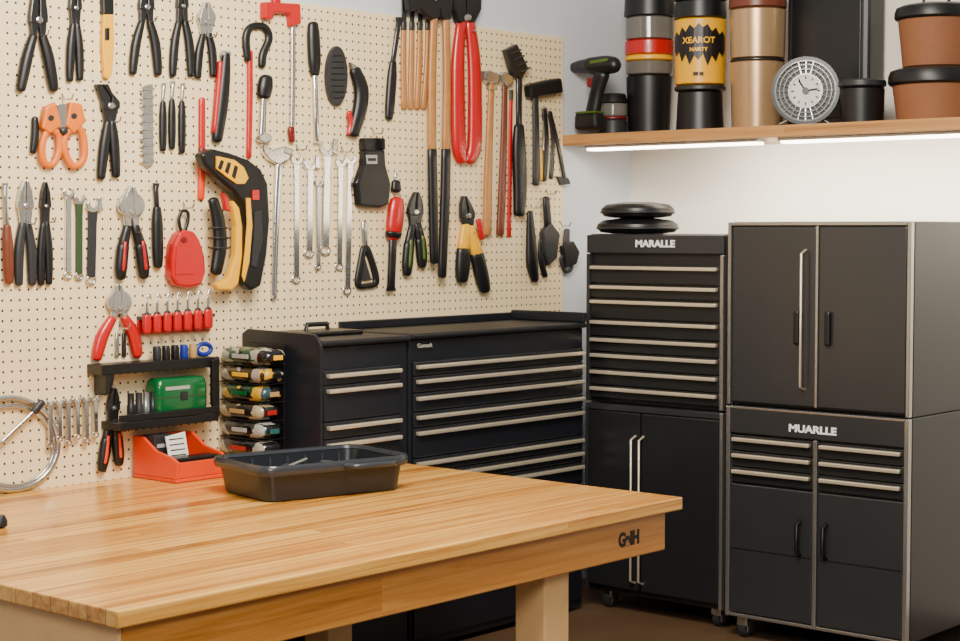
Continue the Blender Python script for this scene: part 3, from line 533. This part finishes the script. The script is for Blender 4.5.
tool('bottle_opener','black triangular loop scraper with steel neck','scraper',[('t','neck',ST,[(364,222,3.2),(365,248,3)]),('l','loop',BK,[(365,246,3.4),(372,262,3.6),(376,282,3.6),(366,286,3.2),(358,284,3.6),(361,262,3.6)]),('p','plate',BG,[(364,256),(371,280),(360,280)],.008)])
driver('screwdriver with thick red grip and black collar',(391,288),(393,238),(397,200),4,8.5,RD,BK,cap=BK)
tool('nut_driver','black nut driver cap above a red grip','screwdriver',[('t','cap',BK,[(396,182,4.5),(396,190,5.5)]),('t','stem',ST,[(396,174,2),(396,183,2)])])
pliers('black cutting pliers with green trim',(416,192),(415,212),(407,276),(422,268),4.6,BK,DS,7.5,2,grip2=BK,inlay=GN2)
pliers('yellow pliers with thick black grips',(464,196),(467,216),(462,283),(485,293),6,YL,DS,7,1,grip2=BK,hs=.15)
tool('marking_gauge','red marking clip between plier handles','tool',[('t','clip',RD,[(479,220,3),(482,238,3.4)])],o=.03)
tool('hand_clamp','slim black spring clamp','clamp',[('t','body',BK,[(530,212,3),(531,240,5),(532,264,6),(535,280,4)])])
tool('ratcheting_clamp','black ratcheting clamp with broad jaws','clamp',[('t','arm',BK,[(546,198,3.5),(548,226,4)]),('p','jaw',BG,[(541,232),(549,222),(558,234),(555,258),(547,266),(542,252)],.028),('t','lever',BK,[(541,240,2.5),(541,258,3),(545,276,3)])])
tool('ratcheting_clamp','short grey-black clamp with swivel pads','clamp',[('t','arm',BG,[(567,230,3),(566,246,3.6)]),('p','jaw',BK,[(561,246),(572,241),(578,252),(575,264),(564,268)],.025),('l','loop',BG,[(561,258,2),(565,271,2),(571,269,2),(570,256,2)])])
pliers('snap-ring pliers with round steel head and red handles',(118,284),(119,308),(97,361),(137,358),6,RD,ST,8,5,round_=12,hs=.2)
for i,(x,m_) in enumerate(((117,ST),(124,DS))): tool('small_chisel','tiny steel punch hanging under the pliers','punch',[('t','body',m_,[(x,333,2),(x,356,2.6)])],group='small steel punches')
e=thing('tool_rail','slim red and steel rail packed with red bits','rail',WX(178,316,BX))
a=WX(142,319,BX+.03); b_=WX(214,311,BX+.03)
box(e,'bar',DS,(BX+.0005,a.y,a.z-.004),(BX+.036,b_.y,a.z+.008),.002); box(e,'backing',RD,(BX+.0005,a.y,a.z-.052),(BX+.012,b_.y,a.z-.0045),.002)
for i in range(7):
    x=147+i*10.2; y=331-i*.9
    tool('nut_driver','short red nut driver with chrome hook tip packed in the rail','screwdriver',[('t','grip',RD,[(x,y-15,4.6),(x,y-6,5),(x,y+1,4.6)]),('t','collar',BK,[(x,y-17,3.4),(x,y-14,4)]),('t','shaft',CH,[(x,y-32,1.3),(x,y-16,1.6)]),('t','hook_tip',CH,[(x,y-32,1.2),(x+2,y-36,1.2),(x+4,y-32,1.2)])],group='red nut drivers in the rail',o=.05)
def pbox(parent,name,mat,u0,v0,u1,v1,d0,d1,bev=.003,label=None):
    um=(u0+u1)/2; A_=WX(u0,(v0+v1)/2,BX+d1); B_=WX(u1,(v0+v1)/2,BX+d1)
    return box(parent,name,mat,(BX+d0,A_.y,WX(um,v1,BX+d1).z),(BX+d1,B_.y,WX(um,v0,BX+d1).z),bev,label)
e=thing('tool_rack','black plastic two-tier rack screwed to the pegboard','rack',WX(160,400,BX))
pbox(e,'upper_shelf',BK,102,361,220,371,.0005,.08); pbox(e,'lower_shelf',BK,120,418,219,426,.0005,.10)
pbox(e,'front_lip',BK,120,411,219,417.5,.092,.10,.002)
platepx(e,'end_bracket',BK,[(100,368),(108,366),(108,378),(104,392),(100,396)],.04,.075,PB); platepx(e,'end_bracket',BK,[(211,360),(218,358),(219,416),(214,419),(211,400)],.085,.014,PB)
g=thing('hard_case','rounded glossy green plastic case with white printed panel in the rack','case',WX(188,400,BX))
A_=WX(158,400,BX+.09).y; zlo=WX(169.5,418,BX+.1).z+.001; B_=WX(209,400,BX+.09).y
gc=(BX+.052,(A_+B_)/2); gh=(B_-A_)/2; X=(0,1); Y=(1,0)
loft(g,'shell',GN,[rr(gc,X,Y,gh*.9,.03,zlo,.018),rr(gc,X,Y,gh*.985,.036,zlo+.008,.02),rr(gc,X,Y,gh,.039,zlo+.03,.02),rr(gc,X,Y,gh,.039,zlo+.095,.02),rr(gc,X,Y,gh*.97,.036,zlo+.115,.02),rr(gc,X,Y,gh*.88,.028,zlo+.126,.018)],True)
loft(g,'seam',GN3,[rr(gc,X,Y,gh*1.005,.0398,zlo+.062,.02),rr(gc,X,Y,gh*1.005,.0398,zlo+.066,.02)],False)
box(g,'latch',DS,(BX+.0905,(A_+B_)/2-.014,zlo+.052),(BX+.095,(A_+B_)/2+.014,zlo+.08),.002); box(g,'printed_panel',LAB,(BX+.0905,A_+.03,zlo+.088),(BX+.0918,A_+.13,zlo+.099),0)
for i,(x,m_,k) in enumerate(((131,DS,'dark steel'),(139,BG,'black'),(146,ST,'bright steel'),(153,DS,'dark steel'))):
    p=WX(x,418,BX+.06); q=thing('socket',k+' socket standing on the lower rack','socket',(BX+.06,p.y,zlo),'sockets on the rack'); lathe(q,'barrel',m_,(BX+.06,p.y),[(.011,zlo),(.013,zlo+.01),(.013,zlo+.045),(.011,zlo+.05),(.011,zlo+.085),(.007,zlo+.085),(.007,zlo+.06)],16)
zu=WX(161,361,BX+.08).z+.0005
for i,(x,m_,k) in enumerate(((157,BG,'black'),(166,DS,'dark steel'),(175,BK,'black'),(184,BL,'dark blue'),(193,TAN,'tan'))):
    p=WX(x,360,BX+.045); q=thing('socket',k+' socket standing on the upper rack','socket',(BX+.045,p.y,zu),'sockets on the rack'); lathe(q,'barrel',m_,(BX+.045,p.y),[(.012,zu),(.014,zu+.006),(.014,zu+.035),(.012,zu+.045),(.007,zu+.045),(.007,zu+.03)],16)
p=WX(204,352,BX+.05); q=thing('tape_roll','blue tape roll standing on the rack','tape',(BX+.05,p.y,zu)); 
wire(q,'roll',BL,[(BX+.05,p.y+.03*math.cos(t*math.pi/8),zu+.026+.018*math.sin(t*math.pi/8)) for t in range(16)],.008,True)
pliers('black pliers with orange trim hanging by the bin',(114,388),(113,408),(102,472),(119,466),5,BK,DS,6,1,grip2=BK,inlay=OR)
e=thing('key_rail','thin steel rail with small hanging wrenches','rail',WX(70,400,BX)); a=WX(46,404,BX+.012); b_=WX(98,397,BX+.012); box(e,'bar',ST,(BX+.0005,a.y,a.z-.003),(BX+.012,b_.y,a.z+.004),.001)
for i in range(6):
    x=50+i*9; y=404-i*1.1; wrench('tiny chrome wrench hanging from the steel rail',(x,y-4),(x+.5,y+42-(i%2)*5),2.1,4,CH if i%2 else ST,ring=True,group='tiny wrenches on the rail',name='small_wrench',o=.019)
e=thing('cable_coil','shiny coiled silver steel cable hanging on the pegboard','cable',WX(12,400,BX))
for k_,(cx,cy,rx,ry) in enumerate(((10,444,48,46),(12,446,42,40))):
    wire(e,'coil',ST,[WX(cx+rx*math.cos(t*math.pi/16),cy+ry*math.sin(t*math.pi/16),BX+.011) for t in range(32)],.0095 if k_==0 else .006,True,10)
tubepx(e,'cable_end',ST,[(0,444,2.5),(20,425,2.5),(38,408,2.5)],.03,PB); tubepx(e,'plug',BG,[(34,412,4),(42,402,4)],.03,PB)
p=WZ(0,528,BT); q=thing('clamp_knob','small dark clamp knob at the bench end','knob',p); lathe(q,'knob',BK,(p.x,p.y),[(.012,BT+.001),(.02,BT+.006),(.02,BT+.02),(.012,BT+.035)],16)
for u,v in ((38,36),(146,22),(182,22),(206,38),(110,122),(25,224),(45,222),(131,232),(415,230),(467,232),(119,328),(116,430),(296,150),(341,152),(62,100),(183,208),(465,32),(519,86),(486,90),(372,134),(531,208),(546,194),(560,226)): hook(u,v)
# ------------------------------------------------------------ shelf items
SZ=sz1+.0005
def jar(name,label,cat,u,w,secs,Y=5.95):
    x=WY(u,100,Y).x; D=depth(Vector((x,Y,SZ)))/FP
    t=thing(name,label,cat,(x,Y,SZ))
    for (pn,m_,v0,v1,r0,r1) in secs:
        za=WY(u,v0,Y).z; zb_=max(WY(u,v1,Y).z,SZ); 
        if v1>=126: zb_=SZ
        r0*=w*D; r1*=w*D; e_=min(.006,(za-zb_)*.3)
        lathe(t,pn,m_,(x,Y),[(r1*.9,zb_+.0002),(r1,zb_+e_),(r0,za-e_),(r0*.92,za-.0002)],48)
    return t,x,D
jar('tumbler','smoky tumbler with red and yellow band and black lid','tumbler',649,24,[('base',BK,76,130,.95,.86),('sleeve',CLR,62,76,1,.96),('band',YL,56,62,1.01,1.01),('band',RD,41,56,1.01,1.01),('sleeve',CLR,18,41,1,1),('lid',BK,-2,18,1.03,1.06),('cap',BK,-20,-2,.8,.95)],Y=6.03)
t,x,D=jar('canister','black and yellow canister with jagged black printed emblem','canister',700,26,[('base',BK,92,130,.85,.92),('ring',BG,86,92,.98,.98),('body',YL,20,86,1,.96),('body',BK,2,20,.98,1),('lid',BG,-10,2,1.02,1.02),('cap',BK,-26,-10,.8,.9)])
Yc=5.95; rad=26*D; rot0=math.radians(30)
def emblem(parent,name,mat,top,bot,half,dr):
    bm=bmesh.new(); n=len(top); A_=[];B_=[]
    for i in range(n):
        a=rot0+half*(2*i/(n-1)-1); r=rad+dr; px,py=x+r*math.sin(a),Yc-r*math.cos(a)
        A_.append(bm.verts.new((px,py,WY(700,top[i],Yc).z))); B_.append(bm.verts.new((px,py,WY(700,bot[i],Yc).z)))
    for i in range(n-1): bm.faces.new((A_[i],A_[i+1],B_[i+1],B_[i]))
    mk(parent,name,bm,mat)
emblem(t,'printed_emblem',BK,[38,33,37,29,34,27,31,26,30,27,34,30,37,33,38],[52,58,53,64,56,67,58,62,56,68,58,64,54,59,52],1.2,.0016)
def wraptext(parent,s,mat,u,v,size):
    zz=WY(u,v,Yc).z; ob=text(parent,'lettering',s,mat,(x,Yc,zz),(1,0,0),(0,0,1),size,.0004,.001)
    for vv in ob.data.vertices:
        c_=vv.co+LOC[ob]; a=(c_.x-x)/rad+rot0; r=rad+.004+(Yc-c_.y)
        vv.co=Vector((x+r*math.sin(a),Yc-r*math.cos(a),c_.z))-LOC[ob]
wraptext(t,'XEAROT',YL,700,43,.034); wraptext(t,'NAIRTY',YL,700,52,.02); wraptext(t,'IIIII IIII',INK,700,76,.016)
jar('thermos','champagne metal thermos with brown cap','thermos',757,28,[('body',GOLD,62,130,.96,.9),('ring',DS,60,62,.98,.98),('body',GOLD,10,60,1,.96),('cap',WDD,-14,10,1.02,1.02)])
jar('canister','short wide black lidded tin','tin',862,23,[('base',BK,88,130,.97,.92),('lid',BG,80,88,1.03,1.03)],Y=5.88)
jar('jar','small smoky glass jar with black lid and dark base','jar',613,15,[('base',BG,120,130,.95,.9),('band',DR,117,120,.96,.96),('body',CLR,104,117,1,.98),('lid',BK,94,104,.85,1)],Y=5.92)
t=thing('storage_box','tall black fabric storage box at the back of the shelf','box',(1.6,6.1,SZ)); a=WY(786,50,6.05).x; b_=WY(868,50,6.05).x
box(t,'shell',BG,(a,6.05,SZ),(b_,YW-.01,SZ+.62),.02); box(t,'front_panel',BK,(a+.03,6.044,SZ+.04),(b_-.03,6.0495,SZ+.58),.004)
PY=5.99; x=WY(935,100,PY).x; D=depth(Vector((x,PY,SZ)))/FP; h1=WY(930,86,PY).z; h2=WY(930,69,PY).z; h3=WY(930,21,PY).z; h4=WY(930,6,PY).z
def pot(lab,z0,z1,z2,r0,r1):
    t=thing('plant_pot',lab,'pot',(x,PY,z0)); r0*=D; r1*=D
    lathe(t,'pot',TERRA,(x,PY),[(r0*.9,z0),(r0,z0+.006),(r1,z1-.0005)],44)
    lathe(t,'lid',BK,(x,PY),[(r1*1.04,z1),(r1*1.1,z1+.008),(r1*1.1,z2-.03),(r1*1.05,z2-.01),(r1*.9,z2-.001)],44); return t,r1
pot('round terracotta pot with black lid on the shelf',SZ,h1,h2,37,42); t,r1=pot('upper terracotta pot with black rim stacked on another',h2,h3,h4,32,37)
wire(t,'handle',BK,[(x-.05,PY,h4-.002),(x-.05,PY,h4+.03),(x+.05,PY,h4+.03),(x+.05,PY,h4-.002)],.008)
Yc=5.80; cc=WY(806,91,Yc); D=depth(cc)/FP; r=34*D
t=thing('desk_clock','round silver perforated desk clock on small wire feet','clock',(cc.x,Yc,SZ))
th=math.radians(22); nx=Vector((math.sin(th),-math.cos(th),0)); tx=Vector((math.cos(th),math.sin(th),0)); zz=Vector((0,0,1))
cc=Vector((cc.x,Yc,cc.z))
def disc(parent,name,mat,r0,r1,d0,d1,n=40,c=cc):
    rings=[]
    for (rr_,d) in ((r0,d0),(r1,d0),(r1,d1),(r0,d1)):
        rings.append([c+nx*d+(tx*math.cos(2*math.pi*i/n)+zz*math.sin(2*math.pi*i/n))*max(rr_,.0005) for i in range(n)])
    o_=loft(parent,name,mat,rings,True,True); o_.data.set_sharp_from_angle(angle=math.radians(35)); return o_
disc(t,'back_case',BK,0,r*.92,-.012,.004); disc(t,'bezel',DS,r*.90,r,-.014,.016); disc(t,'bezel_ring',CH,r*.86,r*.9,.004,.017); disc(t,'inner_ring',ST,r*.46,r*.51,.004,.014); disc(t,'dial',WH,0,r*.46,.004,.009)
for i in range(24):
    a=2*math.pi*i/24; d_=tx*math.cos(a)+zz*math.sin(a); cyl(t,'spoke',ST,cc+nx*.008+d_*r*.5,cc+nx*.008+d_*r*.88,.003,6)
for f in (.62,.75): disc(t,'wire_ring',CH,r*f,r*(f+.03),.006,.014)
disc(t,'hub',DS,0,r*.1,.009,.016)
wire(t,'hand',INK,[cc+nx*.0115,cc+nx*.0115+(tx*-.4+zz*.6)*r*.5],.003); wire(t,'hand',INK,[cc+nx*.0125,cc+nx*.0125+(tx*.7+zz*.1)*r*.5],.003)
for i in range(12):
    a=2*math.pi*i/12; d_=tx*math.cos(a)+zz*math.sin(a); cyl(t,'hour_tick',INK,cc+nx*.0095+d_*r*.34,cc+nx*.0095+d_*r*.42,.0025,6)
for s in (-1,1):
    f0=cc+tx*s*r*.5-zz*r*.82; wire(t,'foot',CH,[f0,Vector((f0.x+tx.x*s*.03,f0.y+tx.y*s*.03-.01,SZ+.005))],.004)
PD=Pl('Y',5.84)
tool('cordless_drill','black cordless drill with small yellow-green accents standing on its battery','drill',[
 ('t','motor_housing',BK,[(615,65,9.5),(606,65,11),(590,66,10)],1.1),('p','accent_stripe',GN2,[(590,61),(607,58),(608,61),(590,64)],.006,.031),('t','chuck',BG,[(590,66,9),(580,67,8),(571,68,5)],1.1),
 ('t','handle',BK,[(602,74,8),(597,92,7),(593,112,7.5)],1.2),('p','trigger',DR,[(588,78),(594,78),(592,88),(588,87)],.02),('p','battery',BK,[(579,113),(601,112),(602,129.5),(578,130.5)],.07),('p','battery_trim',GN2,[(580,112),(600,111),(600,113.5),(580,114.5)],.072)],pl=PD,o=.05)
# ------------------------------------------------------------ lights
def area(n,loc,tgt,size,e,c,sy_=None):
    l=bpy.data.lights.new(n,'AREA'); l.energy=e; l.size=size; l.color=c
    if sy_: l.shape='RECTANGLE'; l.size_y=sy_
    o_=bpy.data.objects.new(n,l); o_.location=loc; d=(Vector(tgt)-Vector(loc)); o_.rotation_euler=d.to_track_quat('-Z','Y').to_euler(); SC.objects.link(o_)
area('ceiling_light',(2.0,3.0,3.0),(.5,4.0,.8),1.0,145,(1,.91,.77)); area('fill_light',(3.8,.8,2.6),(.8,4.5,1.0),1.2,80,(1,.96,.9))  # second lamp is an unseen fill added from the camera side, no window there
area('shelf_light',(1.8,sy+.1,sz0-.03),(1.8,YW,1.3),2.4,28,(1,.94,.82),.05)
w=bpy.data.worlds.new("world"); bpy.context.scene.world=w; w.use_nodes=True; nt=w.node_tree; bg=nt.nodes["Background"]
tc=nt.nodes.new("ShaderNodeTexCoord"); sp=nt.nodes.new("ShaderNodeSeparateXYZ"); cr=nt.nodes.new("ShaderNodeValToRGB"); nt.links.new(tc.outputs["Generated"],sp.inputs[0]); nt.links.new(sp.outputs[2],cr.inputs[0])
e=cr.color_ramp.elements; e[0].position=0; e[0].color=(.32,.32,.33,1); e[1].position=.5; e[1].color=(1,.97,.93,1); nt.links.new(cr.outputs[0],bg.inputs[0]); bg.inputs[1].default_value=.46
